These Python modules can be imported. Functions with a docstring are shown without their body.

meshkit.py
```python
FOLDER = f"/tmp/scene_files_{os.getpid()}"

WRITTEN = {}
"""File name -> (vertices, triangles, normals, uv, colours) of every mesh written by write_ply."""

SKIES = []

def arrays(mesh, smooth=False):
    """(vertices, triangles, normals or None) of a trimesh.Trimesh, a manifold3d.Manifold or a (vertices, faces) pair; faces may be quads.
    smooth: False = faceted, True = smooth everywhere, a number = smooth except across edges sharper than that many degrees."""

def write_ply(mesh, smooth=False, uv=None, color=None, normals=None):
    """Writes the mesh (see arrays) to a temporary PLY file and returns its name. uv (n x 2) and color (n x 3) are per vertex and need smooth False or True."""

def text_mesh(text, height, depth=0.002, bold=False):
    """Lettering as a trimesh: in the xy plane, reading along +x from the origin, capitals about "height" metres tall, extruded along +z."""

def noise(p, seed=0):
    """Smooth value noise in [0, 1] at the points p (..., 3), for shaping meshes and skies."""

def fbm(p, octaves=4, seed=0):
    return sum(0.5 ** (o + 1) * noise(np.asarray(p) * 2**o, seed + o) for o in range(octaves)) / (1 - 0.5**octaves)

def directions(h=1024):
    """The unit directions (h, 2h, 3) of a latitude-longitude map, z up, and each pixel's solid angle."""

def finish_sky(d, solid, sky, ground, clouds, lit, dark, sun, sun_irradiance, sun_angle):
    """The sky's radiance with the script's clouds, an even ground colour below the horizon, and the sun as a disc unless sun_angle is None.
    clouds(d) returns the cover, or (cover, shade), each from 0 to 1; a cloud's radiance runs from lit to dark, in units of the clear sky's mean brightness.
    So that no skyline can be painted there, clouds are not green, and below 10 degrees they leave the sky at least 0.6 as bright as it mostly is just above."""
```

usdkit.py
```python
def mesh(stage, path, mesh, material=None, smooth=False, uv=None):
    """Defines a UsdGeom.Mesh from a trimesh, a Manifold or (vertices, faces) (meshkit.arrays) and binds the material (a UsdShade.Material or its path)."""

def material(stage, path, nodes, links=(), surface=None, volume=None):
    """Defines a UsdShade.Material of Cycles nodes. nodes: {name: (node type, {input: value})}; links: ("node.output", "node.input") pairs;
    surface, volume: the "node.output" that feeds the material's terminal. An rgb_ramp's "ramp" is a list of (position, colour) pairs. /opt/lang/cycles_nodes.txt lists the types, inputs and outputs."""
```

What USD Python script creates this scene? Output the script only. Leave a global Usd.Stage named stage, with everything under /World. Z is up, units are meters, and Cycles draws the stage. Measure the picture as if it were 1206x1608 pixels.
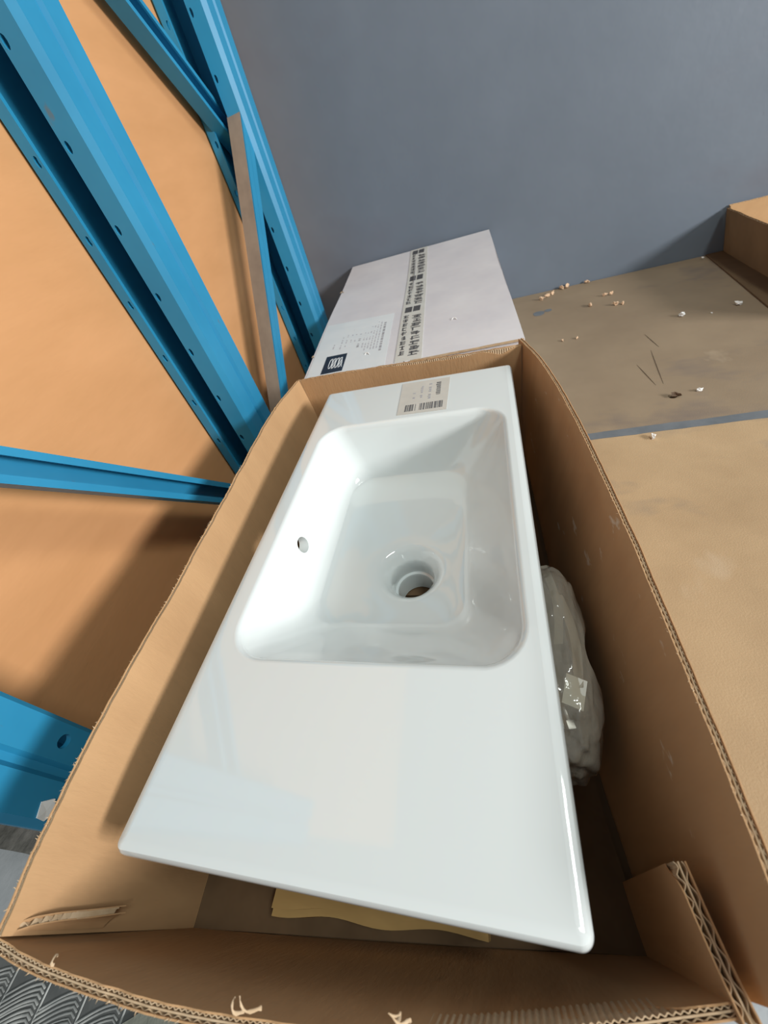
import math, random
import numpy as np
import trimesh, manifold3d, shapely
from shapely.geometry import Polygon
import usdkit, meshkit
from pxr import Usd, UsdGeom, UsdLux, UsdShade, Gf, Sdf

rng = np.random.default_rng(7)
random.seed(7)
stage = Usd.Stage.CreateInMemory()
UsdGeom.SetStageUpAxis(stage, UsdGeom.Tokens.z)
UsdGeom.SetStageMetersPerUnit(stage, 1.0)
UsdGeom.Xform.Define(stage, '/World')
UsdGeom.Scope.Define(stage, '/World/Looks')

# ------------------------------------------------------------------ camera, light, exposure
# The scene is measured in camera heights above the wash basin (1 unit = S metres), origin at the lens.
S = 0.33
ZF = -1.95                      # concrete floor
def W(p):
    p = np.asarray(p, float) * S
    p[..., 2] -= ZF * S
    return p

ROT = np.array([[0.9590265686, 0.1319849464, -0.2506950630],
                [-0.0861107516, -0.7072078366, -0.7017421281],
                [-0.2699129104, 0.6945768855, -0.6668657819]])    # rows: right, down, forward
cam = UsdGeom.Camera.Define(stage, '/World/camera')
ap = 36.0
cam.CreateHorizontalApertureAttr(ap)
cam.CreateVerticalApertureAttr(ap * 1608 / 1206)
cam.CreateFocalLengthAttr(ap * 602.1064 / 1206)
cam.CreateClippingRangeAttr(Gf.Vec2f(0.02, 200))
cam.CreateFStopAttr(9.0)
cam.CreateFocusDistanceAttr(0.42)
cam.CreateExposureAttr(0.0)
eye = W([0, 0, 0.0])
M = Gf.Matrix4d(1.0)
M.SetRow(0, Gf.Vec4d(*ROT[0], 0)); M.SetRow(1, Gf.Vec4d(*(-ROT[1]), 0))
M.SetRow(2, Gf.Vec4d(*(-ROT[2]), 0)); M.SetRow(3, Gf.Vec4d(*eye, 1))
cam.AddTransformOp().Set(M)

def aim(prim, pos, target):
    pos, target = np.asarray(pos, float), np.asarray(target, float)
    b = pos - target; b /= np.linalg.norm(b)
    r = np.cross([0, 0, 1.0], b); r /= np.linalg.norm(r)
    u = np.cross(b, r)
    m = Gf.Matrix4d(1.0)
    m.SetRow(0, Gf.Vec4d(*r, 0)); m.SetRow(1, Gf.Vec4d(*u, 0)); m.SetRow(2, Gf.Vec4d(*b, 0)); m.SetRow(3, Gf.Vec4d(*pos, 1))
    prim.AddTransformOp().Set(m)

def rect_light(name, pos, target, w, h, color, inten):
    l = UsdLux.RectLight.Define(stage, '/World/' + name)
    l.CreateWidthAttr(w); l.CreateHeightAttr(h); l.CreateColorAttr(Gf.Vec3f(*color)); l.CreateIntensityAttr(inten)
    aim(l, pos, target)
    return l

TGT = W([-0.5, 1.2, -1.0])
KEY_DIR = np.array([0.87, -0.34, 0.295]); KEY_DIR /= np.linalg.norm(KEY_DIR)
rect_light('aisle_lamp', TGT + KEY_DIR * 4.0, TGT, 1.3, 0.55, (1.0, 0.98, 0.965), 77.0)
CEIL_DIR = np.array([0.50, -0.16, 0.85]); CEIL_DIR /= np.linalg.norm(CEIL_DIR)
rect_light('ceiling_lamp', TGT + CEIL_DIR * 2.6, TGT, 0.9, 0.22, (0.93, 1.0, 0.95), 44.0)
dome = UsdLux.DomeLight.Define(stage, '/World/ambient')
dome.CreateColorAttr(Gf.Vec3f(0.93, 0.97, 1.0)); dome.CreateIntensityAttr(0.11)

# ------------------------------------------------------------------ materials
def mat(name, nodes, links, surface='p.BSDF'):
    return usdkit.material(stage, '/World/Looks/' + name, nodes, links, surface=surface)

def mottled(name, c0, c1, scale=6.0, rough=0.7, bump=0.0, bscale=300.0, stretch=(1, 1, 1), spec=0.3, detail=5.0, extra=None, **pk):
    """two tones mixed by noise in world space, with fine relief"""
    nodes = {'g': ('geometry', {}), 'm': ('mapping', {'scale': stretch}),
             'n': ('noise_texture', {'scale': scale, 'detail': detail, 'roughness': 0.62}),
             'r': ('rgb_ramp', {'ramp': [(0.3, c0), (0.7, c1)]}),
             'p': ('principled_bsdf', {'roughness': rough, 'specular_ior_level': spec, **pk})}
    links = [('g.position', 'm.vector'), ('m.vector', 'n.vector'), ('n.fac', 'r.fac')]
    col = 'r.color'
    if extra:       # (colour, scale, low, high, stretch): marks with a shape of their own
        for k, (c, sc, lo, hi, st) in enumerate(extra):
            nodes[f'em{k}'] = ('mapping', {'scale': st, 'location': (3.1 * k + 1, 0.7 * k, 0.3)})
            nodes[f'en{k}'] = ('noise_texture', {'scale': sc, 'detail': 4.0, 'roughness': 0.6})
            nodes[f'er{k}'] = ('rgb_ramp', {'ramp': [(lo, (0, 0, 0)), (hi, (1, 1, 1))]})
            nodes[f'eb{k}'] = ('rgb_to_bw', {})
            nodes[f'ex{k}'] = ('mix_color', {'b': c})
            links += [('g.position', f'em{k}.vector'), (f'em{k}.vector', f'en{k}.vector'), (f'en{k}.fac', f'er{k}.fac'),
                      (f'er{k}.color', f'eb{k}.color'), (f'eb{k}.val', f'ex{k}.fac'), (col, f'ex{k}.a')]
            col = f'ex{k}.result'
    links.append((col, 'p.base_color'))
    if bump:
        nodes['bn'] = ('noise_texture', {'scale': bscale, 'detail': 3.0})
        nodes['bm'] = ('mapping', {'scale': stretch})
        nodes['b'] = ('bump', {'strength': 1.0, 'distance': bump})
        links += [('g.position', 'bm.vector'), ('bm.vector', 'bn.vector'), ('bn.fac', 'b.height'), ('b.normal', 'p.normal')]
    return mat(name, nodes, links)

M_CARD = mottled('cardboard', (0.44, 0.262, 0.13), (0.51, 0.312, 0.158), 14, 0.85, 0.0004, 260, (1, 1, .25))
M_CARDBASE = mottled('shaded_cardboard', (0.10, 0.06, 0.03), (0.19, 0.12, 0.065), 9, 0.85)  # carton floor: colour darkened for the shade under the basin
M_SPACER = mottled('golden_cardboard', (0.38, 0.235, 0.085), (0.52, 0.34, 0.135), 18, 0.8, stretch=(.4, 1, 1))
M_SCRATCH = mottled('scratch_mark', (0.13, 0.095, 0.065), (0.17, 0.125, 0.085), 30, 0.9)
M_TRAYSIDE = mottled('shaded_tray_cardboard', (0.20, 0.128, 0.066), (0.27, 0.175, 0.092), 10, 0.85)  # tray side turned from the lamps, its shade put into the colour
M_CARDSCUFF = mottled('scuffed_cardboard', (0.44, 0.27, 0.138), (0.52, 0.325, 0.17), 14, 0.85, 0.0004, 260, (1, 1, .25),
                      extra=[((0.62, 0.53, 0.42), 34, 0.66, 0.72, (1, .5, 1.2))])
M_TORN = mottled('torn_paper', (0.44, 0.31, 0.185), (0.58, 0.44, 0.29), 60, 0.9)
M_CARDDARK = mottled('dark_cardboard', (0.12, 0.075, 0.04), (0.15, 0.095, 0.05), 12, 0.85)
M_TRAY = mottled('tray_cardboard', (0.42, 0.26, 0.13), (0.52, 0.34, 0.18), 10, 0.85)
M_PANEL = mottled('fibreboard', (0.54, 0.272, 0.116), (0.615, 0.315, 0.142), 9, 0.62, 0.0002, 180, (1, .35, 1.4), spec=0.25)
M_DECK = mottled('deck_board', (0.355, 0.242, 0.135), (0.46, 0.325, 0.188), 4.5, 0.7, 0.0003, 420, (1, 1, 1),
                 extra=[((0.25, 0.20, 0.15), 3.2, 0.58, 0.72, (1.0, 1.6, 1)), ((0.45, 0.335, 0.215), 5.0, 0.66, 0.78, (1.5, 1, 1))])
M_DECKFAR = mottled('dimmed_deck_board', (0.235, 0.175, 0.115), (0.29, 0.22, 0.145), 4.5, 0.7, 0.0003, 420, (1, 1, 1),
                 extra=[((0.19, 0.15, 0.12), 3.2, 0.58, 0.72, (1.0, 1.6, 1)), ((0.34, 0.265, 0.18), 5.0, 0.66, 0.74, (1.5, 1, 1))])  # far board: weaker, cooler light at the back put into the colour
M_WALL = mottled('painted_wall', (0.118, 0.145, 0.180), (0.149, 0.180, 0.220), 1.6, 0.45, 0.0006, 30, spec=0.35,
                 extra=[((0.128, 0.130, 0.158), 1.1, 0.5, 0.75, (1, 1, 1.6)), ((0.11, 0.12, 0.14), 14, 0.74, 0.8, (1, 1, .3))])
M_FLOOR = mottled('concrete', (0.26, 0.28, 0.29), (0.38, 0.40, 0.41), 7, 0.6, 0.0006, 90)
M_KERB = mottled('rough_concrete', (0.07, 0.07, 0.06), (0.17, 0.165, 0.15), 26, 0.9, 0.003, 60)
M_BLUE = mottled('blue_enamel', (0.016, 0.205, 0.375), (0.025, 0.25, 0.44), 5, 0.44, 0.0, spec=0.45,
                 extra=[((0.10, 0.16, 0.20), 30, 0.68, 0.76, (1, 1, .5))])
M_WORN = mottled('worn_steel', (0.20, 0.155, 0.12), (0.27, 0.215, 0.165), 22, 0.6, stretch=(1, 1, .3))
M_RUST = mottled('hole_edge', (0.10, 0.07, 0.05), (0.16, 0.10, 0.06), 60, 0.8)
M_GREYTAPE = mottled('grey_paint', (0.11, 0.125, 0.14), (0.16, 0.175, 0.19), 20, 0.7)
M_STEEL = mottled('grey_steel', (0.30, 0.32, 0.34), (0.40, 0.42, 0.44), 12, 0.5)
M_CERAMIC = mat('white_ceramic', {'p': ('principled_bsdf', {'base_color': (0.665, 0.71, 0.705), 'roughness': 0.06, 'specular_ior_level': 0.55,
                                                            'coat_weight': 0.5, 'coat_roughness': 0.03})}, [])
M_STICKER = mottled('sticker_paper', (0.50, 0.485, 0.44), (0.56, 0.54, 0.49), 30, 0.5)
M_INK = mottled('black_ink', (0.05, 0.05, 0.055), (0.09, 0.09, 0.095), 80, 0.6)
M_MIDINK = mottled('faded_ink', (0.12, 0.12, 0.12), (0.18, 0.18, 0.18), 80, 0.6)
M_GREYINK = mottled('grey_ink', (0.30, 0.30, 0.32), (0.38, 0.38, 0.40), 80, 0.6)
M_PALEINK = mottled('pale_ink', (0.42, 0.42, 0.45), (0.48, 0.48, 0.51), 80, 0.6)
M_NAVY = mottled('navy_ink', (0.012, 0.02, 0.035), (0.02, 0.03, 0.05), 40, 0.5)
M_WHITEBOX = mottled('white_carton', (0.57, 0.555, 0.58), (0.66, 0.645, 0.655), 7, 0.62, 0.0002, 120)
M_LABEL = mottled('label_paper', (0.62, 0.66, 0.68), (0.68, 0.71, 0.72), 12, 0.55)
M_TAPE = mottled('packing_tape', (0.56, 0.55, 0.50), (0.63, 0.62, 0.57), 25, 0.28, spec=0.5)
M_RUBBER = mottled('rubber', (0.045, 0.05, 0.05), (0.13, 0.135, 0.13), 14, 0.6)
M_RUBBERTOP = mottled('worn_rubber', (0.20, 0.21, 0.205), (0.40, 0.41, 0.39), 22, 0.55)
M_DIRT = mottled('caked_dirt', (0.13, 0.14, 0.115), (0.22, 0.225, 0.19), 18, 0.9, 0.002, 80)
M_WOODCHIP = mottled('wood_chip', (0.55, 0.36, 0.22), (0.75, 0.55, 0.38), 60, 0.8)
M_FOAM = mottled('white_foam', (0.75, 0.75, 0.73), (0.85, 0.85, 0.84), 60, 0.8)
M_DARKFOAM = mottled('dark_foam', (0.05, 0.047, 0.04), (0.20, 0.185, 0.15), 40, 0.9)
M_CARDWHITE = mottled('pale_card', (0.55, 0.54, 0.48), (0.62, 0.61, 0.55), 30, 0.7)
M_CHROME = mat('bright_steel', {'p': ('principled_bsdf', {'base_color': (0.5, 0.5, 0.5), 'metallic': 1.0, 'roughness': 0.3})}, [])
M_PLASTIC = mat('clear_plastic', {
    'g': ('geometry', {}), 'n': ('noise_texture', {'scale': 55.0, 'detail': 3.0}), 'b': ('bump', {'strength': 1.0, 'distance': 0.004}),
    't': ('transparent_bsdf', {'color': (0.93, 0.91, 0.86)}), 'd': ('diffuse_bsdf', {'color': (0.54, 0.48, 0.39)}), 'gl': ('glossy_bsdf', {'color': (1, 1, 1), 'roughness': 0.12}),
    'f': ('fresnel', {'IOR': 1.5}), 'm1': ('mix_closure', {'fac': 0.36}), 'm2': ('mix_closure', {})},
    [('g.position', 'n.vector'), ('n.fac', 'b.height'), ('b.normal', 'gl.normal'), ('b.normal', 'f.normal') if False else ('b.normal', 'd.normal'),
     ('t.BSDF', 'm1.closure1'), ('d.BSDF', 'm1.closure2'), ('f.fac', 'm2.fac'), ('m1.closure', 'm2.closure1'), ('gl.BSDF', 'm2.closure2')], surface='m2.closure')

# ------------------------------------------------------------------ scene helpers
USED = {}
def numbered(parent, name):
    k = (parent, name); n = USED.get(k, -1) + 1; USED[k] = n
    return parent + '/' + (name if n == 0 else f'{name}_{n:03d}')

def keys(prim, label=None, cat=None, group=None, kind=None):
    for k, v in (('label', label), ('category', cat), ('group', group), ('kind', kind)):
        if v: prim.SetCustomDataByKey(k, v)

class Thing:
    def __init__(s, name, base, label, cat, group=None, kind=None):
        s.path = numbered('/World', name); s.base = W(base)
        x = UsdGeom.Xform.Define(stage, s.path); x.AddTranslateOp().Set(Gf.Vec3d(*map(float, s.base)))
        s.prim = x.GetPrim(); keys(s.prim, label, cat, group, kind)
    def part(s, name, mesh, material, smooth=False, label=None, under=None, kind=None):
        """mesh in scene units; under: path of the part that it belongs to"""
        v, f = raw(mesh)
        path = numbered(under or s.path, name)
        m = usdkit.mesh(stage, path, trimesh.Trimesh(W(v) - s.base, f, process=False), material, smooth=smooth)
        keys(m.GetPrim(), label, kind=kind)
        return path

def solo(name, mesh, material, label, cat, group=None, kind=None, smooth=False):
    v, f = raw(mesh); v = W(v)
    base = np.array([*v[:, :2].mean(0), v[:, 2].min()])
    path = numbered('/World', name)
    m = usdkit.mesh(stage, path, trimesh.Trimesh(v - base, f, process=False), material, smooth=smooth)
    m.AddTranslateOp().Set(Gf.Vec3d(*map(float, base)))
    keys(m.GetPrim(), label, cat, group, kind)
    return path

# ------------------------------------------------------------------ mesh helpers (scene units)
def raw(mesh):
    if hasattr(mesh, 'to_mesh'):
        m = mesh.to_mesh(); return np.array(m.vert_properties[:, :3], float), np.array(m.tri_verts, int)
    if isinstance(mesh, tuple):
        v, f = np.asarray(mesh[0], float), np.asarray(mesh[1], int)
        if f.shape[1] == 4: f = np.vstack([f[:, [0, 1, 2]], f[:, [0, 2, 3]]])
        return v, f
    return np.array(mesh.vertices, float), np.array(mesh.faces, int)

def join(*ms):
    vs, fs, n = [], [], 0
    for m in ms:
        v, f = raw(m); vs.append(v); fs.append(f + n); n += len(v)
    return np.vstack(vs), np.vstack(fs)

def box(x0, x1, y0, y1, z0, z1):
    m = trimesh.creation.box([x1 - x0, y1 - y0, z1 - z0]); m.apply_translation([(x0 + x1) / 2, (y0 + y1) / 2, (z0 + z1) / 2]); return m

def loft(rings, cap=True, loop=False):
    """rings (n, m, 3): closed outlines skinned one to the next; loop: the last ring joins the first"""
    r = np.asarray(rings, float); n, m = r.shape[:2]
    idx = np.arange(n * m).reshape(n, m); fs = []
    last = n if loop else n - 1
    for i in range(last):
        a, b = idx[i], idx[(i + 1) % n]
        fs.append(np.stack([a, np.roll(a, -1), np.roll(b, -1), b], 1))
    f = np.vstack(fs); f = np.vstack([f[:, [0, 1, 2]], f[:, [0, 2, 3]]]); v = r.reshape(-1, 3)
    if cap and not loop:
        v = np.vstack([v, r[0].mean(0), r[-1].mean(0)]); c0, c1 = n * m, n * m + 1
        a, b = idx[0], idx[-1]
        f = np.vstack([f, np.stack([np.roll(a, -1), a, np.full(m, c0)], 1), np.stack([b, np.roll(b, -1), np.full(m, c1)], 1)])
    t = trimesh.Trimesh(v, f, process=False)
    if t.volume < 0: f = f[:, ::-1]
    return v, f

def prism(poly, z0, z1):
    m = trimesh.creation.extrude_polygon(Polygon(poly) if not hasattr(poly, 'area') else poly, z1 - z0, engine='earcut')
    m.apply_translation([0, 0, z0]); return m

def mani(mesh):
    v, f = raw(mesh)
    t = trimesh.Trimesh(v, f, process=True); 
    return manifold3d.Manifold(manifold3d.Mesh(np.ascontiguousarray(t.vertices, np.float32), np.ascontiguousarray(t.faces, np.uint32)))

def sweep(path, radii, sides=6, squash=1.0):
    p = np.asarray(path, float); t = np.gradient(p, axis=0); t /= np.linalg.norm(t, axis=1, keepdims=True)
    a = np.cross(t, [0.31, 0.2, 0.93]); a /= np.linalg.norm(a, axis=1, keepdims=True); b = np.cross(t, a)
    ang = np.arange(sides) * 2 * np.pi / sides; r = np.broadcast_to(radii, (len(p),))[:, None, None]
    return loft(p[:, None] + r * (np.cos(ang)[None, :, None] * a[:, None] + squash * np.sin(ang)[None, :, None] * b[:, None]))

def bar(p0, p1, profile, side, up):
    """profile (list of (a, b)) swept from p0 to p1; a along side, b along up"""
    p0, p1, side, up = (np.asarray(x, float) for x in (p0, p1, side, up))
    pr = np.asarray(profile, float)
    off = pr[:, :1] * side + pr[:, 1:] * up
    poly = Polygon(pr)
    v2, f2 = trimesh.creation.triangulate_polygon(poly, engine='earcut')
    n = len(pr)
    v = np.vstack([p0 + off, p1 + off, p0 + v2[:, :1] * side + v2[:, 1:] * up, p1 + v2[:, :1] * side + v2[:, 1:] * up])
    i = np.arange(n); j = (i + 1) % n
    f = np.vstack([np.stack([i, j, j + n], 1), np.stack([i, j + n, i + n], 1), f2[:, ::-1] + 2 * n, f2 + 2 * n + len(v2)])
    t = trimesh.Trimesh(v, f, process=True)
    trimesh.repair.fix_normals(t)
    return t

def resample(pts, n):
    p = np.asarray(pts, float); d = np.r_[0, np.cumsum(np.linalg.norm(np.diff(p, axis=0), axis=1))]
    s = np.linspace(0, d[-1], n)
    from scipy.interpolate import PchipInterpolator
    return np.stack([PchipInterpolator(d, p[:, k])(s) for k in range(p.shape[1])], 1), s

def nz(x, seed=0, octaves=3):
    x = np.asarray(x, float)
    return meshkit.fbm(np.stack([x, np.full_like(x, 3.7 * seed + .5), np.full_like(x, 1.3)], -1), octaves, seed) * 2 - 1

def corrugated(top, bot, th=0.017, n=120, double=True, wave=0.019, depth=0.10, tear=None, seed=1, rough=0.006, bulge=0.0):
    """a corrugated board wall standing between two polylines: (liners, fluting). tear(f): how far the +normal liner is torn down at the fraction f"""
    def sheet(n, o0, o1, drop0, drop1, dz0, dz1, rows=5, wave_fn=None, jag=0.0):
        T, s = resample(top, n); B, _ = resample(bot, n)
        tan = np.gradient(T[:, :2], axis=0); tan /= np.linalg.norm(tan, axis=1, keepdims=True)
        nor = np.stack([-tan[:, 1], tan[:, 0], np.zeros(n)], 1)
        T = T.copy(); T[:, 2] += rough * nz(s * 9, seed) + jag * nz(s * 60, seed + 5, 2)
        if tear is not None and drop1: T[:, 2] -= np.array([tear(x) for x in s / s[-1]])
        rings = []
        w = wave_fn(s)[:, None] if wave_fn else 0.0
        tt = np.linspace(0, 1, rows)
        if dz1 is not None:
            low = (T[:, 2] - B[:, 2]); f0 = 1 - dz1 / low
        else:
            f0 = np.zeros(n)
        outs = []
        for o, order in ((o0, tt), (o1, tt[::-1])):
            for k in order:
                f = (f0 + (1 - f0) * k)[:, None]
                P = B + (T - B) * f
                P = P + nor * (o + w + bulge * np.sin(np.pi * f) * np.sin(np.pi * s / s[-1])[:, None])
                if k == 1: P[:, 2] -= dz0
                outs.append(P)
        return loft(np.stack(outs, 1)), s
    h = th / 2; tl = 0.0026
    a, s = sheet(n, -h, -h + tl, 0, 0, 0, None, jag=0.003)
    b, _ = sheet(n, h - tl, h, 0, 1, 0, None, jag=0.003)
    liners = [a, b]
    flutes = []
    length = s[-1]; m = int(length / wave * 7) + 8
    if double:
        c, _ = sheet(n, -tl / 2, tl / 2, 0, 0, 0.003, depth, rows=2, jag=0.003)
        flutes.append(c)
        for cen, lam in ((-h / 2, wave), (h / 2, wave * 0.62)):
            A = h / 2 - tl
            fl, _ = sheet(m, cen - .0009, cen + .0009, 0, 0, 0.004, depth, rows=2, wave_fn=lambda q, A=A, lam=lam: A * np.sin(2 * np.pi * q / lam), jag=0.003)
            flutes.append(fl)
    else:
        A = h - tl
        fl, _ = sheet(m, -.0012, .0012, 0, 0, 0.003, depth, rows=2, wave_fn=lambda q: A * np.sin(2 * np.pi * q / wave), jag=0.003)
        flutes.append(fl)
    return join(*liners), join(*flutes)

# ------------------------------------------------------------------ the setting
def structure(name, mesh, material):
    solo(name, mesh, material, None, None, kind='structure')
structure('floor', box(-9, 9, -9, 5.2, ZF - .3, ZF), M_FLOOR)
structure('wall_back', box(-9, 9, 4.90, 5.2, ZF, 8.0), M_WALL)

# kerb beyond the frame's foot
kx = np.linspace(-4.2, -1.76, 60)
kr = []
for x in kx:
    j = 0.008 * nz(np.array([x * 9, x * 9 + 5, x * 9 + 11, x * 9 + 17]), 3)
    kr.append([[x, -.105 + j[0], ZF], [x, -.100 + j[1], -1.80 + j[1]], [x, .16, -1.80 + j[2]], [x, .16, ZF]])
solo('kerb', loft(kr), M_KERB, 'rough dark grey concrete kerb on the floor beside the foot of the blue frame', 'kerb')

# ------------------------------------------------------------------ fibreboard sheet behind the frame
solo('fibreboard_sheet', box(-1.800, -1.757, .05, 4.88, ZF, 5.0), M_PANEL,
     'tall orange-brown fibreboard sheet standing behind the blue rack frame', 'board')

# ------------------------------------------------------------------ shelf deck
deck = Thing('shelf_deck', (1, 2.4, ZF), 'brown fibreboard shelf deck under the boxes, scratched, far board toned for weaker light at the back', 'shelf')
def board(x0, x1, y0, y1):
    m = trimesh.creation.box([x1 - x0, y1 - y0, .05]); m.apply_translation([(x0 + x1) / 2, (y0 + y1) / 2, -1.585]); return m
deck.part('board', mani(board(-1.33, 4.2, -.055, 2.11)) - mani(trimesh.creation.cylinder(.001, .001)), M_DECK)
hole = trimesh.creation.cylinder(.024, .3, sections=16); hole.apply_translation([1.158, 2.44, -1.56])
deck.part('board', mani(board(-1.33, 4.2, 2.14, 4.89)) - mani(hole), M_DECKFAR)
gx = np.linspace(-1.3, 4.15, 140)
tape = [[[x, 2.085 + .006 * nz([x * 14], 4)[0] + .012 * math.sin(x * .7), -1.5599], [x, 2.160 + .012 * nz([x * 10], 8)[0], -1.5599],
         [x, 2.160 + .012 * nz([x * 10], 8)[0], -1.5575], [x, 2.085 + .006 * nz([x * 14], 4)[0] + .012 * math.sin(x * .7), -1.5575]] for x in gx]
deck.part('tape', loft(tape), M_GREYTAPE, label='grey-blue tape strip over the board joint')
for y0, y1 in ((-.05, .10), (2.0, 2.25), (4.6, 4.85)):
    deck.part('beam', box(-1.32, 4.2, y0, y1, ZF, -1.611), M_STEEL)
def blot(cx, cy, rx, ry, seed, z=-1.5595, h=.0012, n=28, rot=0.0):
    a = np.linspace(0, 2 * np.pi, n, endpoint=False)
    r = 1 + .35 * meshkit.fbm(np.stack([np.cos(a) * 1.5 + seed * 5, np.sin(a) * 1.5, a * 0], -1), 3, seed)
    x, y = rx * r * np.cos(a), ry * r * np.sin(a)
    p = np.stack([cx + x * math.cos(rot) - y * math.sin(rot), cy + x * math.sin(rot) + y * math.cos(rot)], 1)
    return prism(p, z, z + h)
deck.part('paint_spot', join(blot(.625, 4.29, .045, .05, 2), blot(.715, 4.32, .03, .03, 3)), M_GREYTAPE, label='grey-blue paint spot near the back wall')
def scratch(p0, p1):
    p0, p1 = np.r_[p0, -1.5592], np.r_[p1, -1.5592]
    return sweep(np.linspace(p0, p1, 5), np.array([.0005, .002, .0025, .002, .0005]), 5)
for a, b in (((1.096, 2.918), (1.117, 2.602)), ((1.241, 3.103), (1.161, 2.603)), ((1.284, 3.388), (1.303, 3.131))):
    deck.part('scratch', scratch(a, b), M_SCRATCH)

# ------------------------------------------------------------------ blue rack upright frame
frame = Thing('rack_frame', (-1.5, 2, ZF), 'blue painted steel pallet rack frame with perforated posts and diagonal braces', 'rack')
XR = -1.41
def post(yf, top):
    d = .272
    P = [(-.132, -.004), (-.03, 0), (0, .022), (0, .118), (-.018, .130), (-.018, .150), (0, .162), (0, d - .012), (-.012, d), (-.328, d), (-.34, d - .012),
         (-.34, .012), (-.328, 0), (-.272, 0), (-.272, .018), (-.32, .018), (-.32, d - .02), (-.02, d - .02), (-.02, .168), (-.038, .155), (-.038, .126), (-.02, .112), (-.02, .030), (-.04, .018), (-.132, .014)]
    m = mani(prism([(XR + x, yf + y) for x, y in P], ZF + .012, top))
    cuts = []
    for k in range(14):
        z = -1.66 + .283 * k
        if z > top: break
        for dx in (-.112, -.292):
            c = trimesh.creation.cylinder(.011, .09, sections=10); c.apply_scale([1.0, 1.9, 1]); c.apply_transform(trimesh.transformations.rotation_matrix(np.pi / 2, [1, 0, 0])); c.apply_translation([XR + dx, yf, z]); cuts.append(c)
    for c in cuts: m = m - mani(c)
    return m
YF = (-.012, 1.962, 3.690)
for k, yf in enumerate(YF):
    m = post(yf, (1.2, 2.2, 2.8)[k])
    if k == 0:
        c = trimesh.creation.cylinder(.021, .2, sections=20); c.apply_transform(trimesh.transformations.rotation_matrix(np.pi / 2, [0, 1, 0])); c.apply_translation([XR, .203, -1.103]); m = m - mani(c)
    p = frame.part('post', m, M_BLUE, smooth=25)
    frame.part('foot_plate', box(XR - .345, XR + .02, yf - .02, yf + .29, ZF, ZF + .02), M_BLUE, under=p)
def brace(y0, z0, y1, z1, x0, w, d, wall=.012, lip=.028, open_x=True):
    """C-section channel lying in the plane of the frame, open side towards +x"""
    t = np.array([0, y1 - y0, z1 - z0]); t /= np.linalg.norm(t)
    up = np.array([0, -t[2], t[1]])
    if up[2] < 0: up = -up
    h = w / 2
    prof = [(-d, -h), (0, -h), (0, -h + lip), (-wall, -h + lip), (-wall, -h + wall), (-d + wall, -h + wall), (-d + wall, h - wall), (-wall, h - wall), (-wall, h - lip), (0, h - lip), (0, h), (-d, h)]
    return bar([x0, y0, z0], [x0, y1, z1], prof, [1, 0, 0], up), up, t
b1, _, _ = brace(.10, .34, 1.98, -1.70, -1.45, .118, .085)
frame.part('brace', b1, M_BLUE)
b2, up2, t2 = brace(3.80, .46, 2.22, -1.60, -1.440, .115, .11, lip=.0565)
p2 = frame.part('brace', b2, M_BLUE)
q = np.array([0, 3.76, .42]); q1 = np.array([0, 2.24, -1.56])
frame.part('worn_face', bar(q + [-1.440, 0, 0] + up2 * .0575, q1 + [-1.440, 0, 0] + up2 * .0575, [(-.108, .0), (-.004, .0), (-.004, .003), (-.108, .003)], [1, 0, 0], up2), M_WORN,
           label='bare grey-brown upper face', under=p2)
b3, _, _ = brace(2.155, 1.728, 3.93, .283, -1.60, .139, .095)
frame.part('brace', b3, M_BLUE)

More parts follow.
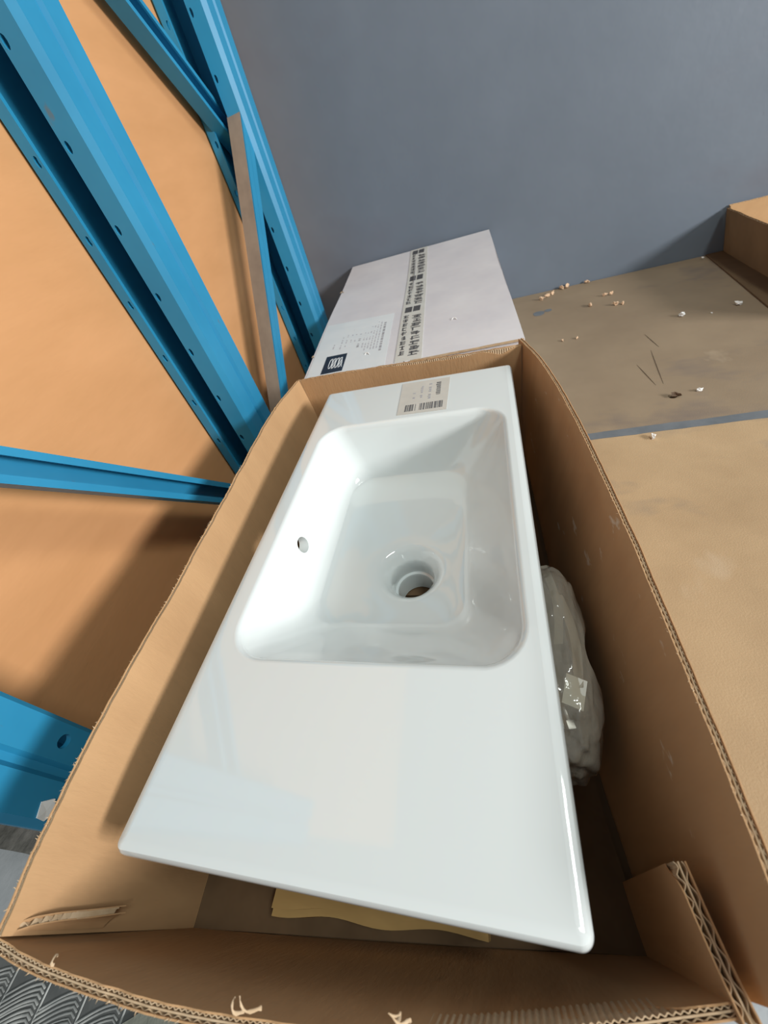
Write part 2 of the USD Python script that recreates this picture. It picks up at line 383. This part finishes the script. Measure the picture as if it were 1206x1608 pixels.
# ------------------------------------------------------------------ open carton with the wash basin
carton = Thing('open_carton', (-.4, 1.0, -1.56), 'open brown corrugated cardboard carton with torn rims holding the white wash basin', 'box')
ZB = -1.5565
def wall(name, top, bot, material, **kw):
    l, f = corrugated(top, bot, **kw)
    p = carton.part(name, l, material, smooth=30)
    carton.part('fluting', f, M_TORN, smooth=30, under=p)
    return p
# left wall (the +normal side is the outside for this direction of travel)
wall('side_wall', [(-1.105, 2.20, -.90), (-1.150, 1.86, -.90), (-1.112, 1.08, -.90), (-1.082, .49, -.90), (-1.075, .20, -.905), (-1.047, -.005, -.905), (-1.020, -.17, -.915)][::-1],
     [(-1.05, 2.20, ZB), (-1.06, 1.5, ZB), (-1.04, .8, ZB), (-1.02, .2, ZB), (-1.0, -.165, ZB)][::-1], M_CARD, n=160, seed=2)
# right wall
wall('side_wall', [(.222, 2.165, -.895), (.240, 2.11, -.895), (.315, 1.66, -.90), (.348, 1.10, -.90), (.357, .68, -.90), (.357, .40, -.90), (.355, .23, -.90), (.350, .06, -.90), (.345, -.05, -.90)],
     [(.228, 2.165, ZB), (.24, 1.4, ZB), (.245, .7, ZB), (.262, .34, ZB), (.29, .09, ZB), (.30, -.05, ZB)], M_CARDSCUFF, n=160, seed=3)
# rear wall
def rear_tear(f): return .030 * math.exp(-((f - .08) / .04) ** 2) + .016 / (1 + math.exp(-(f - .20) / .02)) / (1 + math.exp((f - .52) / .03))
wall('rear_wall', [(-1.115, 2.215, -.90), (-.75, 2.19, -.90), (-.39, 2.160, -.90), (.13, 2.105, -.90), (.222, 2.12, -.905)][::-1],
     [(-1.06, 2.19, ZB), (-.39, 2.15, ZB), (.22, 2.12, ZB)][::-1], M_CARD, n=110, seed=4, tear=rear_tear)
# front wall: lower, skewed and bowed outwards; the inner liner is torn near its right half
def front_tear(f):
    return (.05 + .012 * math.sin(f * 90)) * (1 / (1 + math.exp(-(f - .66) / .012))) * (1 / (1 + math.exp((f - .93) / .012))) + .004 * abs(math.sin(f * 60))
wall('front_wall', [(-1.03, -.180, -.918), (-.87, -.196, -.930), (-.66, -.200, -.945), (-.40, -.186, -.965), (-.16, -.160, -.985), (.10, -.105, -1.02), (.285, -.060, -1.04)],
     [(-1.0, -.172, ZB), (-.37, -.110, ZB), (.285, -.038, ZB)], M_CARD, n=140, seed=5, tear=front_tear, wave=.019)
# inner ears folded along the side walls
def ear_tear(f): return .05 * math.exp(-((f - 1) / .12) ** 2)
ear_l, ear_f = corrugated([(.300, -.072, -1.03), (.285, .0, -1.035), (.268, .105, -1.035)], [(.283, -.040, ZB), (.272, .02, ZB), (.262, .098, ZB)], th=.025, n=50, wave=.036, depth=.2, seed=8, rough=.01, tear=ear_tear)
p = carton.part('ear_flap', ear_l, M_CARD, smooth=30); carton.part('fluting', ear_f, M_TORN, smooth=30, under=p)
ear_l, ear_f = corrugated([(-1.012, -.155, -.945), (-1.00, -.145, -.97), (-.985, -.135, -1.06)], [(-1.0, -.152, -1.16), (-.985, -.13, -1.17), (-.968, -.122, -1.18)], th=.016, n=40, double=False, seed=9, rough=.012)
p = carton.part('ear_flap', ear_l, M_CARD, smooth=30); carton.part('fluting', ear_f, M_TORN, smooth=30, under=p)
# bottom flaps
bp = Polygon([(-1.0, -.165), (.275, -.032), (.235, .3), (.215, 1.0), (-1.02, 1.0)])
carton.part('bottom_sheet', prism(bp, -1.553, -1.540), M_CARDBASE)
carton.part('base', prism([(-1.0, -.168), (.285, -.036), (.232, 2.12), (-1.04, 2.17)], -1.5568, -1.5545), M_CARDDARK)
carton.part('bottom_sheet', prism([(-1.02, 1.012), (.215, 1.012), (.21, 2.10), (-1.03, 2.15)], -1.553, -1.540), M_CARDBASE)
# fuzz of torn paper fibres along the rims
def fibres(pts, n, seed, out, size=.014):
    r = np.random.default_rng(seed); P, _ = resample(pts, 400); ms = []
    for _ in range(n):
        i = r.integers(2, 397); c = P[i]; t = P[i + 1] - P[i - 1]; t /= np.linalg.norm(t)
        o = np.array([t[1], -t[0], 0]) * out
        d = o * r.uniform(.1, 1.0) + t * r.normal() * .6 + np.array([0, 0, r.uniform(.1, .9)]); d /= np.linalg.norm(d)
        L = size * r.uniform(.4, 1.2); w = size * r.uniform(.10, .22)
        b = c + o * .006 + np.array([0, 0, -.003]); q = np.cross(d, [.3, .5, .8]); q /= np.linalg.norm(q); q2 = np.cross(d, q)
        ms.append((np.array([b + q * w, b - q * w + q2 * w * .3, b - q2 * w * .6, b + d * L]), np.array([[0, 1, 3], [1, 2, 3], [2, 0, 3], [0, 2, 1]])))
    return join(*ms)
for pts, n, sd, out, sz in (([(-1.138, 1.6, -.90), (-1.112, 1.08, -.90), (-1.082, .49, -.90), (-1.075, .20, -.905), (-1.047, -.005, -.905), (-1.020, -.17, -.915)], 230, 1, 1, .010),
                            ([(-1.02, -.180, -.918), (-.87, -.196, -.930), (-.66, -.200, -.945), (-.40, -.186, -.965), (-.16, -.160, -.985), (.10, -.105, -1.02)], 170, 2, 1, .008),
                            ([(-1.1, 2.215, -.90), (-.75, 2.19, -.90), (-.39, 2.160, -.90), (.13, 2.105, -.90)], 150, 3, 1, .014),
                            ([(.315, 1.66, -.90), (.348, 1.10, -.90), (.357, .68, -.90), (.357, .40, -.90), (.350, .06, -.90)], 120, 4, 1, .009)):
    carton.part('torn_fibres', fibres(pts, n, sd, out, sz), M_TORN, kind='stuff')
# torn paper shreds standing on the front rim
def shred(x, y, z, h, seed):
    k = np.linspace(0, 1, 9)
    c = np.stack([x + .012 * np.sin(k * 3 + seed), y + .05 * k * h / .06 * .4 + .006 * np.sin(k * 5 + seed), z + h * k], 1)
    return sweep(c, .0024 * (1.15 - .8 * k) + .0006 * np.sin(k * 17 + seed), 6, .35)
for k, (x, y, z, h) in enumerate(((-.215, -.150, -.985, .075), (-.205, -.150, -.985, .055), (-.455, -.175, -.965, .045), (-.475, -.178, -.963, .035), (-.86, -.180, -.93, .02))):
    carton.part('shred', shred(x, y, z, h, k), M_TORN)

# ------------------------------------------------------------------ wash basin
def rrect(u0, u1, v0, v1, r, k=10, e=12):
    pts = []
    for (cx, cy, a0), (ex, ey) in zip(((u1 - r, v0 + r, -90), (u1 - r, v1 - r, 0), (u0 + r, v1 - r, 90), (u0 + r, v0 + r, 180)),
                                      ((u1, v1 - r), (u0 + r, v1), (u0, v0 + r), (u1 - r, v0))):
        a = np.radians(a0 + np.linspace(0, 90, k))
        arc = np.stack([cx + r * np.cos(a), cy + r * np.sin(a)], 1); pts.append(arc)
        pts.append(arc[-1] + (np.array([ex, ey]) - arc[-1]) * np.linspace(0, 1, e + 2)[1:-1, None])
    return np.vstack(pts)
UW, VL = 1.033, 2.06
NLc, NRc, FRc, FLc = np.array([-.934, -.026, -1.0]), np.array([.104, -.0335, -1.0]), np.array([.1635, 2.010, -.945]), np.array([-.875, 2.050, -.945])
def basin_pos(uv, dz):
    a, b = (uv[:, :1] / UW), (uv[:, 1:] / VL)
    p = (1 - b) * ((1 - a) * NLc + a * NRc) + b * ((1 - a) * FLc + a * FRc)
    p = p.copy(); p[:, 2] += dz; return p
def circle_like(ref, c, r):
    a = np.linspace(-90, 270, len(ref), endpoint=False)
    # start each circle point where the outline's own point lies, in order
    ang = np.unwrap(np.arctan2(ref[:, 1] - c[1], ref[:, 0] - c[0]))
    return np.stack([c[0] + r * np.cos(ang), c[1] + r * np.sin(ang)], 1)
R0 = lambda o: rrect(-o, UW + o, -o, VL + o, max(.026 + o, .005))
RIM = lambda o: rrect(.085 - o, .972 + o, .465 - o, 1.672 + o, max(.125 + o, .02))
FLO = lambda o: rrect(.185 - o, .775 + o, .745 - o, 1.600 + o, max(.13 + o, .02))
DR = np.array([.545, 1.005])
lerp = lambda A, B, t: A * (1 - t) + B * t
rings = []
add = lambda uv, dz: rings.append(basin_pos(uv, dz))
# outside of the bowl from the drain collar up to the slab, round the edge, over the top, down into the bowl
fo = FLO(.045)
add(circle_like(fo, DR, .125), -.560)
add(circle_like(fo, DR, .130), -.420)
add(circle_like(fo, DR, .16), -.385)
add(lerp(circle_like(fo, DR, .16), fo, .8), -.375)
for t, z in ((1.0, -.345), (.8, -.28), (.3, -.14), (.05, -.085)):
    add(lerp(RIM(.045), fo, t), z)
add(R0(-.035), -.078)
for o, z in ((-.008, -.074), (-.001, -.066), (0, -.05), (0, -.028), (-.003, -.014), (-.009, -.005), (-.018, -.0012), (-.03, 0)):
    add(R0(o), z)
add(lerp(R0(-.03), RIM(.03), .5), 0)
for o, z in ((.012, 0), (.004, -.001), (-.003, -.005), (-.009, -.012), (-.014, -.024)):
    add(RIM(o), z)
r1, f0 = RIM(-.014), FLO(0)
for t, z in ((.08, -.046), (.22, -.094), (.40, -.152), (.56, -.200), (.70, -.238), (.80, -.262), (.88, -.278), (.94, -.288), (1.0, -.295)):
    add(lerp(r1, f0, t), z)
c15 = circle_like(f0, DR, .150)
for t, z in ((.12, -.300), (.35, -.306), (.65, -.312), (.9, -.317), (1.0, -.320)):
    add(lerp(f0, c15, t), z)
for r, z in ((.140, -.325), (.128, -.334), (.117, -.347), (.108, -.362), (.099, -.372), (.094, -.385), (.092, -.41), (.092, -.455), (.082, -.460), (.079, -.47), (.079, -.560)):
    add(circle_like(f0, DR, r), z)
body = mani(loft(rings, loop=True))
ov = trimesh.creation.cylinder(.034, .30, sections=40); ov.apply_transform(np.diag([1, 1, 1, 1]))
ov.apply_transform(trimesh.transformations.rotation_matrix(np.pi / 2, [0, 1, 0]))
OVP = np.array([-.795, .985, -1.095])
ov.apply_translation(OVP)
ovf = trimesh.creation.icosphere(3, .048); ovf.apply_scale([.6, 1, 1]); ovf.apply_translation(OVP + [.045, 0, 0])
bore = trimesh.creation.cylinder(.085, .30, sections=32); bore.apply_transform(trimesh.transformations.rotation_matrix(np.pi / 2, [0, 1, 0])); bore.apply_translation(OVP + [-.170, 0, -.02])
body = body - mani(ov) - mani(bore)
basin = Thing('wash_basin', (-.37, 1.0, -1.545), 'glossy white ceramic wash basin with rectangular bowl and drain hole lying in the open carton', 'sink')
basin.part('body', body, M_CERAMIC, smooth=32)
def flat(uvs, z0, z1):
    """a flat print on the basin's top, from an outline in its own coordinates"""
    uvs = np.asarray(uvs, float); c = uvs.mean(0)
    lo, hi = basin_pos(uvs, z0), basin_pos(uvs, z1); n = len(uvs)
    return loft(np.stack([lo, hi]))
rect = lambda u0, u1, v0, v1: [(u0, v0), (u1, v0), (u1, v1), (u0, v1)]
stk = basin.part('sticker', flat([(.470, 1.705), (.715, 1.700), (.722, 2.012), (.463, 2.016)], .0005, .0022), M_STICKER, label='beige paper sticker with barcode')
bars = []
u = .505
brng = np.random.default_rng(5)
while u < .69:
    w = brng.choice([.003, .005, .008, .011]); dens = 1.0 if (u < .545 or .60 < u < .632 or .645 < u) else .45
    if brng.random() < .55 + .4 * dens: bars.append(flat(rect(u, u + w * (.6 + .4 * dens), 1.725, 1.785), .0022, .003))
    u += w + brng.choice([.003, .004])
basin.part('barcode', join(*bars), M_MIDINK, under=stk)
def dashes(cols, seed):
    r = np.random.default_rng(seed); out = []
    for u, v0, v1, w in cols:
        v = v0
        while v < v1:
            l = r.uniform(.006, .014)
            if r.random() < .8: out.append(flat(rect(u + r.uniform(-.003, .003), u + w, v, v + l), .0022, .003))
            v += l + .006
    return join(*out)
basin.part('small_print', dashes([(.655, 1.85, 1.97, .022)], 3), M_MIDINK, under=stk)
basin.part('small_print', dashes([(.615, 1.82, 1.96, .014), (.573, 1.84, 1.95, .012), (.535, 1.84, 1.9, .012)], 4), M_GREYINK, under=stk)

# cardboard spacer on the carton's floor under the basin's front edge
sp = Thing('cardboard_spacer', (-.4, .05, -1.54), 'golden brown folded cardboard spacer under the front edge of the wash basin', 'spacer')
edge = [(x, -.092 + .037 * (x + .70) / .60 + .006 * math.sin(x * 21)) for x in np.linspace(-.70, -.10, 25)]
sp.part('pad', prism(edge + [(-.10, .25), (-.70, .25)], -1.539, -1.452), M_SPACER)
sp.part('top_sheet', prism([(x, y + .016) for x, y in edge] + [(-.12, .24), (-.69, .24)], -1.451, -1.440), M_SPACER)

# ------------------------------------------------------------------ plastic bag with fittings
bag = Thing('fittings_bag', (.15, .6, -1.54), 'crumpled clear plastic bag of fittings stuffed between the wash basin and the right carton wall', 'bag')
def crumple(c, r, amp, seed, sub=5):
    m = trimesh.creation.icosphere(sub, 1.0); v = np.array(m.vertices)
    n = meshkit.fbm(v * 2.3 + seed, 3, seed); rid = 1 - np.abs(2 * meshkit.fbm(v * 3.1 + 7 + seed, 2, seed + 3) - 1)
    d = 1 + amp * (n - .5) * 2 + amp * .5 * (rid - .7)
    sgn = np.sign(v) * np.abs(v) ** .8
    return sgn * d[:, None] * np.asarray(r) + np.asarray(c), m.faces
bv, bf = crumple((.145, .60, -1.30), (.112, .335, .20), .10, 3)
bv[:, 0] = np.minimum(bv[:, 0], .240 + .0 * bv[:, 0] + .02 * np.sin(bv[:, 1] * 20))
bv[:, 2] = np.clip(bv[:, 2], -1.538, -1.085)
bag.part('plastic_film', (bv, bf), M_PLASTIC, smooth=True)
iv, jf = crumple((.12, .62, -1.33), (.075, .27, .17), .08, 5, 4); iv[:, 2] = np.maximum(iv[:, 2], -1.535)
bag.part('padding', (iv, jf), M_DARKFOAM, smooth=True)
card = trimesh.creation.box([.055, .075, .012]); card.apply_transform(trimesh.transformations.euler_matrix(.2, .35, -.25)); card.apply_translation([.165, .43, -1.125])
bag.part('card', card, M_CARDWHITE, label='small pale card')
for k, (x, y) in enumerate(((.178, .60), (.150, .72))):
    strip = [[[x - .012 + .02 * math.sin(t * 3), y - .16 + .3 * t, -1.125 - .03 * t], [x + .012 + .02 * math.sin(t * 3), y - .16 + .3 * t, -1.12 - .03 * t],
              [x + .012 + .02 * math.sin(t * 3), y - .16 + .3 * t, -1.117 - .03 * t], [x - .012 + .02 * math.sin(t * 3), y - .16 + .3 * t, -1.122 - .03 * t]] for t in np.linspace(0, 1, 12)]
    bag.part('plastic_strip', loft(strip), M_PLASTIC, smooth=30)
bolt = join(trimesh.creation.cylinder(.018, .03, sections=6), )
bm = trimesh.creation.cylinder(.018, .02, sections=6); bs = trimesh.creation.cylinder(.009, .10, sections=12); bs.apply_translation([0, 0, .06])
bl = trimesh.util.concatenate([bm, bs]); bl.apply_transform(trimesh.transformations.euler_matrix(-1.45, .1, .2)); bl.apply_translation([.145, .36, -1.165])
bag.part('bolt', bl, M_CHROME, smooth=30)

# ------------------------------------------------------------------ white printed carton
WC = Thing('white_carton', (-.5, 3.6, -1.56), 'closed white cardboard carton with printed tape and navy label behind the open carton', 'box')
wFL, wFR, wNL, wNR = np.array([-1.256, 4.87, -.850]), np.array([.218, 4.87, -.850]), np.array([-1.188, 2.42, -1.006]), np.array([.277, 2.42, -1.006])
def wpos(a, b, dz=0.0):
    """a across (0 left, 1 right), b along (0 near, 1 far)"""
    a, b = np.asarray(a, float)[..., None], np.asarray(b, float)[..., None]
    p = (1 - b) * ((1 - a) * wNL + a * wNR) + b * ((1 - a) * wFL + a * wFR)
    sag = -.018 * np.sin(np.pi * np.clip(a, 0, 1)) * np.sin(np.pi * np.clip(b, 0, 1)) + .010 * np.sin(5 * b + 2 * a) * np.sin(np.pi * b)
    z = np.concatenate([np.zeros_like(sag), np.zeros_like(sag), sag + dz], -1)
    return p + z
na, nb = 25, 41
A, B = np.meshgrid(np.linspace(0, 1, na), np.linspace(0, 1, nb), indexing='ij')
def wpanel(a0, a1, z0, z1, over=0.0):
    aa, bb = np.meshgrid(np.linspace(a0, a1, 13), np.linspace(0, 1, nb), indexing='ij')
    up, lo = wpos(aa, bb, z1), wpos(aa, bb, z0)
    if over: up[..., 2] += over * np.abs(nz(bb.ravel() * 6, 9)).reshape(bb.shape)
    rows = np.concatenate([lo, up[:, ::-1]], 1)   # ring runs along b and back
    return loft(rows)
# body below the top flaps
ring = lambda z: None
def wbody():
    rr = []
    out = [(0, 0), (1, 0), (1, 1), (0, 1)]
    def outline(dz, flare):
        pts = []
        for (a0, b0), (a1, b1) in zip(out, out[1:] + out[:1]):
            for t in np.linspace(0, 1, 16, endpoint=False): pts.append((a0 + (a1 - a0) * t, b0 + (b1 - b0) * t))
        pts = np.array(pts); return wpos(pts[:, 0], pts[:, 1], dz)
    top = outline(-.012, 0); inn = top.copy(); cc = top.mean(0); inn[:, :2] = cc[:2] + (inn[:, :2] - cc[:2]) * .9; inn[:, 2] -= .07; rr.append(inn); rr.append(top)
    mid = top.copy(); mid[:, 2] -= .03; rr.append(mid)
    low = top.copy(); low[:, 2] = -1.559; c = low.mean(0); low[:, :2] = c[:2] + (low[:, :2] - c[:2]) * [1.0, .995]; rr.append(low)
    return loft(rr)
WC.part('body', wbody(), M_WHITEBOX)
WC.part('top_flap', wpanel(0, .492, -.011, 0), M_WHITEBOX, smooth=30)
WC.part('top_flap', wpanel(.498, 1, -.011, .001), M_WHITEBOX, smooth=30)
def wflat(a0, a1, b0, b1, z0, z1, n=14, shear=0.0):
    bb = np.linspace(b0, b1, n)
    k = lambda a, z: wpos(a + shear * (bb - b0), bb, z)
    return loft(np.stack([k(a0, z0), k(a1, z0), k(a1, z1), k(a0, z1)], 1))
tp = WC.part('packing_tape', wflat(.452, .575, .005, .998, .001, .004, 30), M_TAPE, label='beige packing tape with black print')
prt = []; prng = np.random.default_rng(11)
def glyphs(a0, a1, b0, b1, dens):
    """a printed row of dense signs, read along the carton"""
    b = b0
    while b < b1 - .008:
        w = (a1 - a0) * .92
        for k in range(dens):
            f = k / dens
            if prng.random() < .85:
                s0 = a0 + prng.uniform(0, .25) * w; s1 = a1 - prng.uniform(0, .25) * w
                bb = b + f * .026; prt.append(wflat(s0, s1, bb, bb + .0042, .004, .0052, 2, shear=prng.uniform(-.5, .5)))
        s = prng.uniform(.2, .8); prt.append(wflat(a0 + s * w - .004, a0 + s * w + .003, b, b + .024, .004, .0052, 2))
        b += .031
for b0, b1 in ((.935, .975), (.64, .685), (.335, .375)):
    for s0, s1 in ((.462, .503), (.507, .548)):
        WC.part('print_block', wflat(s0 + .004, s1 + .001, b0, b1 + .004, .004, .0052, 3, shear=.05), M_INK, under=tp)
for b0, b1 in ((.71, .915), (.40, .615), (.03, .31)):
    glyphs(.508, .562, b0, b1, 4); glyphs(.464, .493, b0 + .01, b1, 3)
WC.part('tape_print', join(*prt), M_INK, under=tp, label='two rows of small dense signs', kind='stuff')
lb = WC.part('label', wflat(.012, .405, .008, .36, .0008, .002, 10), M_LABEL, label='pale blue-white paper label')
WC.part('navy_patch', wflat(.085, .195, .022, .125, .002, .0034, 6), M_NAVY, under=lb, label='navy rectangle with pale script')
sc = []
for k in range(4):                       # pale looping script in the navy rectangle
    t = np.linspace(0, 2 * np.pi, 15); ca, cb = .120 + .017 * k, .075
    aa, bb = ca + .0075 * np.cos(t), cb + .028 * np.sin(t)
    sc.append(sweep(wpos(aa, bb, .0036), .0024, 5))
    sc.append(sweep(wpos(np.linspace(ca + .004, ca + .014, 4), np.linspace(cb + .03, cb - .03, 4), .0036), .0022, 5))
    if k % 2: sc.append(sweep(wpos(np.linspace(ca - .006, ca + .006, 4), np.linspace(cb - .02, cb + .02, 4), .0036), .0022, 5))
WC.part('script', join(*sc), M_LABEL, under=lb)
def print_rows(rows, seed, thick):
    r = np.random.default_rng(seed); out = []
    for a, b0, b1 in rows:
        b = b0
        while b < b1:
            l = r.uniform(.008, .02)
            out.append(wflat(a, a + thick, b, min(b + l, b1), .002, .003, 2)); b += l + .005
    return join(*out)
WC.part('small_print', print_rows([(.235, .15, .27), (.36, .10, .30)], 6, .012), M_GREYINK, under=lb)
WC.part('small_print', print_rows([(.262, .14, .30), (.278, .12, .31), (.294, .13, .31), (.310, .12, .32), (.326, .12, .31), (.342, .12, .31), (.14, .16, .24), (.165, .17, .26), (.19, .18, .29), (.212, .19, .31), (.10, .17, .2)], 7, .007), M_PALEINK, under=lb)
# front flap, torn edge of the top
WC.part('torn_edge', loft([[[x, 2.425 + .006 * nz([x * 20], 4)[0], -1.012 + .004 * nz([x * 13], 5)[0]], [x, 2.413, -1.012], [x, 2.413, -1.000 + .006 * nz([x * 17], 6)[0]], [x, 2.425 + .006 * nz([x * 20], 4)[0], -1.002]] for x in np.linspace(-.42, .27, 60)]), M_TORN)
for (a, b, s) in ((.0, .68, .022), (.0, .14, .012), (.30, .09, .02), (.72, .2, .02)):   # scuffs and nicks
    c = wpos(a, b, .003)
    k = np.linspace(0, 1, 7)
    WC.part('nick', sweep(np.stack([c[0] + s * 2 * (k - .3), c[1] + s * .8 * np.sin(k * 4), c[2] + .006 * np.sin(k * 3.1)], 1), .005 * np.sin(np.pi * (k * .9 + .05)), 6), M_TORN if a == 0 else M_FOAM)

# ------------------------------------------------------------------ tray carton at the right
tray = Thing('cardboard_tray', (3.1, 4.2, -1.56), 'shallow open brown cardboard tray standing in the corner against the grey wall', 'box')
def twall(name, top, bot, m=M_TRAY, **kw):
    l, f = corrugated(top, bot, **kw); p = tray.part(name, l, m, smooth=30); tray.part('fluting', f, M_TORN, smooth=30, under=p)
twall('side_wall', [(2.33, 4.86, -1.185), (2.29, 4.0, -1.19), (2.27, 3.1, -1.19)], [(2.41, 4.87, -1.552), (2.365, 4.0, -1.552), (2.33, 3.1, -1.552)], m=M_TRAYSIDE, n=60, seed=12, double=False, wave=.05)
twall('rear_wall', [(2.345, 4.868, -1.17), (3.0, 4.865, -1.17), (4.1, 4.86, -1.17)], [(2.42, 4.87, -1.552), (4.1, 4.87, -1.552)], n=60, seed=13, th=.03, double=False, wave=.05)
twall('side_wall', [(4.1, 4.84, -1.18), (4.1, 3.1, -1.18)], [(4.1, 4.84, -1.552), (4.1, 3.1, -1.552)], n=30, seed=14, double=False, wave=.05)
twall('front_wall', [(2.29, 3.09, -1.18), (4.1, 3.09, -1.18)], [(2.34, 3.09, -1.552), (4.1, 3.09, -1.552)], n=30, seed=15, double=False, wave=.05)
tray.part('bottom', box(2.42, 4.08, 3.1, 4.85, -1.559, -1.548), M_TRAY)
tray.part('bottom_sheet', prism([(2.262, 4.88), (2.44, 4.88), (2.40, 3.0), (2.06, 3.0)], -1.5595, -1.548), M_CARDDARK, label='dark brown strip lying flat beside the tray')  # thin dark brown strip on the deck along the tray side

# ------------------------------------------------------------------ ribbed mat at the lower left
mat_ = Thing('ribbed_mat', (-1.6, -.8, ZF), 'black ribbed rubber mat with a slanted tread, caked with dirt, on the floor', 'mat')
ZM = ZF + .016
mat_.part('base', box(-3.0, .9, -1.6, -.40, ZF, ZM), M_RUBBER)
mrng = np.random.default_rng(4)
for c in range(9):
    x0 = -2.70 + .185 * c
    for r in range(28):
        y0 = -.475 - .0125 * r
        if y0 < -.78: break
        k = np.linspace(0, 1, 8)
        px = x0 + .168 * k - np.where(k > .93, .003, 0); py = y0 + .072 * np.sin(k * 1.45) - np.where(k > .93, .012, 0)
        j = .0016 * mrng.normal(size=2)
        P = np.stack([px + j[0], py + j[1], np.full(8, ZM + .001)], 1)
        if P[:, 1].max() > -.408: continue
        mat_.part('rib', sweep(P, .0042 + .0006 * mrng.normal(), 5, 1.0), M_RUBBERTOP, smooth=True)
    mat_.part('seam', sweep(np.stack([np.full(6, x0 + .177), np.linspace(-.41, -.80, 6), np.full(6, ZM)], 1), .005, 5, .6), M_RUBBERTOP, smooth=True)
for k, (x, y, a, b, ro) in enumerate(((-1.28, -.47, .13, .05, .2), (-1.02, -.45, .14, .055, -.1), (-1.22, -.60, .15, .06, .3), (-.78, -.44, .12, .05, .1), (-.92, -.56, .14, .07, -.2), (-.60, -.5, .16, .09, 0), (-1.75, -.66, .10, .03, .5))):
    mat_.part('dirt_patch', blot(x, y, a, b, 20 + k, ZM + .001, .011, 36, ro), M_DIRT)

# ------------------------------------------------------------------ crumbs on the deck
def crumb(x, y, s, seed, flat=.5, z=-1.56, lean=(1.0, .7)):
    m = trimesh.creation.icosphere(1, 1.0); r = np.random.default_rng(seed)
    v = np.array(m.vertices) * (1 + .35 * r.normal(size=(len(m.vertices), 1)))
    v *= np.array([s * lean[0], s * lean[1], s * flat]); an = r.uniform(0, 6.28)
    v[:, :2] = v[:, :2] @ np.array([[math.cos(an), -math.sin(an)], [math.sin(an), math.cos(an)]])
    v[:, 2] += z - v[:, 2].min(); v[:, 0] += x; v[:, 1] += y
    return v, m.faces
# wood chips: each stands for a small heap's piece near the wall
for k, (x, y, s, lab) in enumerate((
        (.700, 4.66, .030, 'pale wood chip by the wall, leftmost of the heap beside the blue-grey spot'),
        (.765, 4.71, .034, 'pale wood chip in the middle of the heap beside the blue-grey spot'),
        (.820, 4.75, .028, 'pale wood chip at the right end of the heap beside the blue-grey spot'),
        (.928, 4.855, .032, 'pinkish wood chip touching the grey wall, left one of two together'),
        (.990, 4.862, .036, 'pinkish wood chip touching the grey wall, right and larger of two together'),
        (1.18, 4.865, .024, 'small pale wood chip alone against the grey wall'),
        (1.072, 4.20, .030, 'rounded tan wood chip alone on the deck right of the blue-grey spot'),
        (1.235, 4.385, .024, 'tan wood sliver, left one of the pair nearer the wall'),
        (1.297, 4.39, .024, 'tan wood sliver, right one of the pair nearer the wall'),
        (1.262, 4.10, .026, 'pale wood sliver, left one of the pair farther from the wall'),
        (1.315, 4.09, .024, 'pale wood sliver, right one of the pair farther from the wall'),
        (.712, 3.55, .014, 'tiny tan wood crumb behind the right end of the white carton, left of two'),
        (.825, 3.545, .014, 'tiny tan wood crumb right of another beyond the white carton corner'))):
    solo('wood_chip', crumb(x, y, s * .85, 30 + k, .55, lean=(1.1, .55)), M_WOODCHIP, lab, 'wood chip', 'wood chips on the shelf deck')
for k, (x, y, s, lab) in enumerate((
        (1.605, 3.59, .034, 'bright white foam crumb in the middle of the deck behind the scratches'),
        (1.99, 3.595, .034, 'greyish foam crumb in the shade in front of the cardboard tray'),
        (1.79, 3.54, .010, 'tiny foam speck between two larger white crumbs'),
        (1.305, 2.457, .022, 'thin white foam sliver right of the screw hole'),
        (.925, 2.036, .026, 'white foam crumb just in front of the grey tape strip'),
        (2.20, 4.80, .014, 'tiny foam speck on the dark strip by the wall'))):
    solo('foam_crumb', crumb(x, y, s * .62, 60 + k, .6, z=-1.548 if k == 5 else -1.56), M_FOAM, lab, 'foam crumb', 'foam crumbs on the shelf deck')
solo('bark_chip', crumb(1.175, 2.432, .024, 77, .5), M_RUST, 'dark brown splinter beside the hole in the deck', 'splinter')
# white scrap stuck on the front post
k = np.array([(-.0, .012, -1.165), (0, .050, -1.150), (0, .064, -1.185), (0, .030, -1.212), (0, .008, -1.195)]); k[:, 0] = XR
k2 = k.copy(); k2[:, 0] += [.006, .003, .008, .006, .003]
solo('paper_scrap', loft(np.stack([k, k2])), M_FOAM, 'torn white paper scrap stuck to the front blue post near the floor', 'paper')
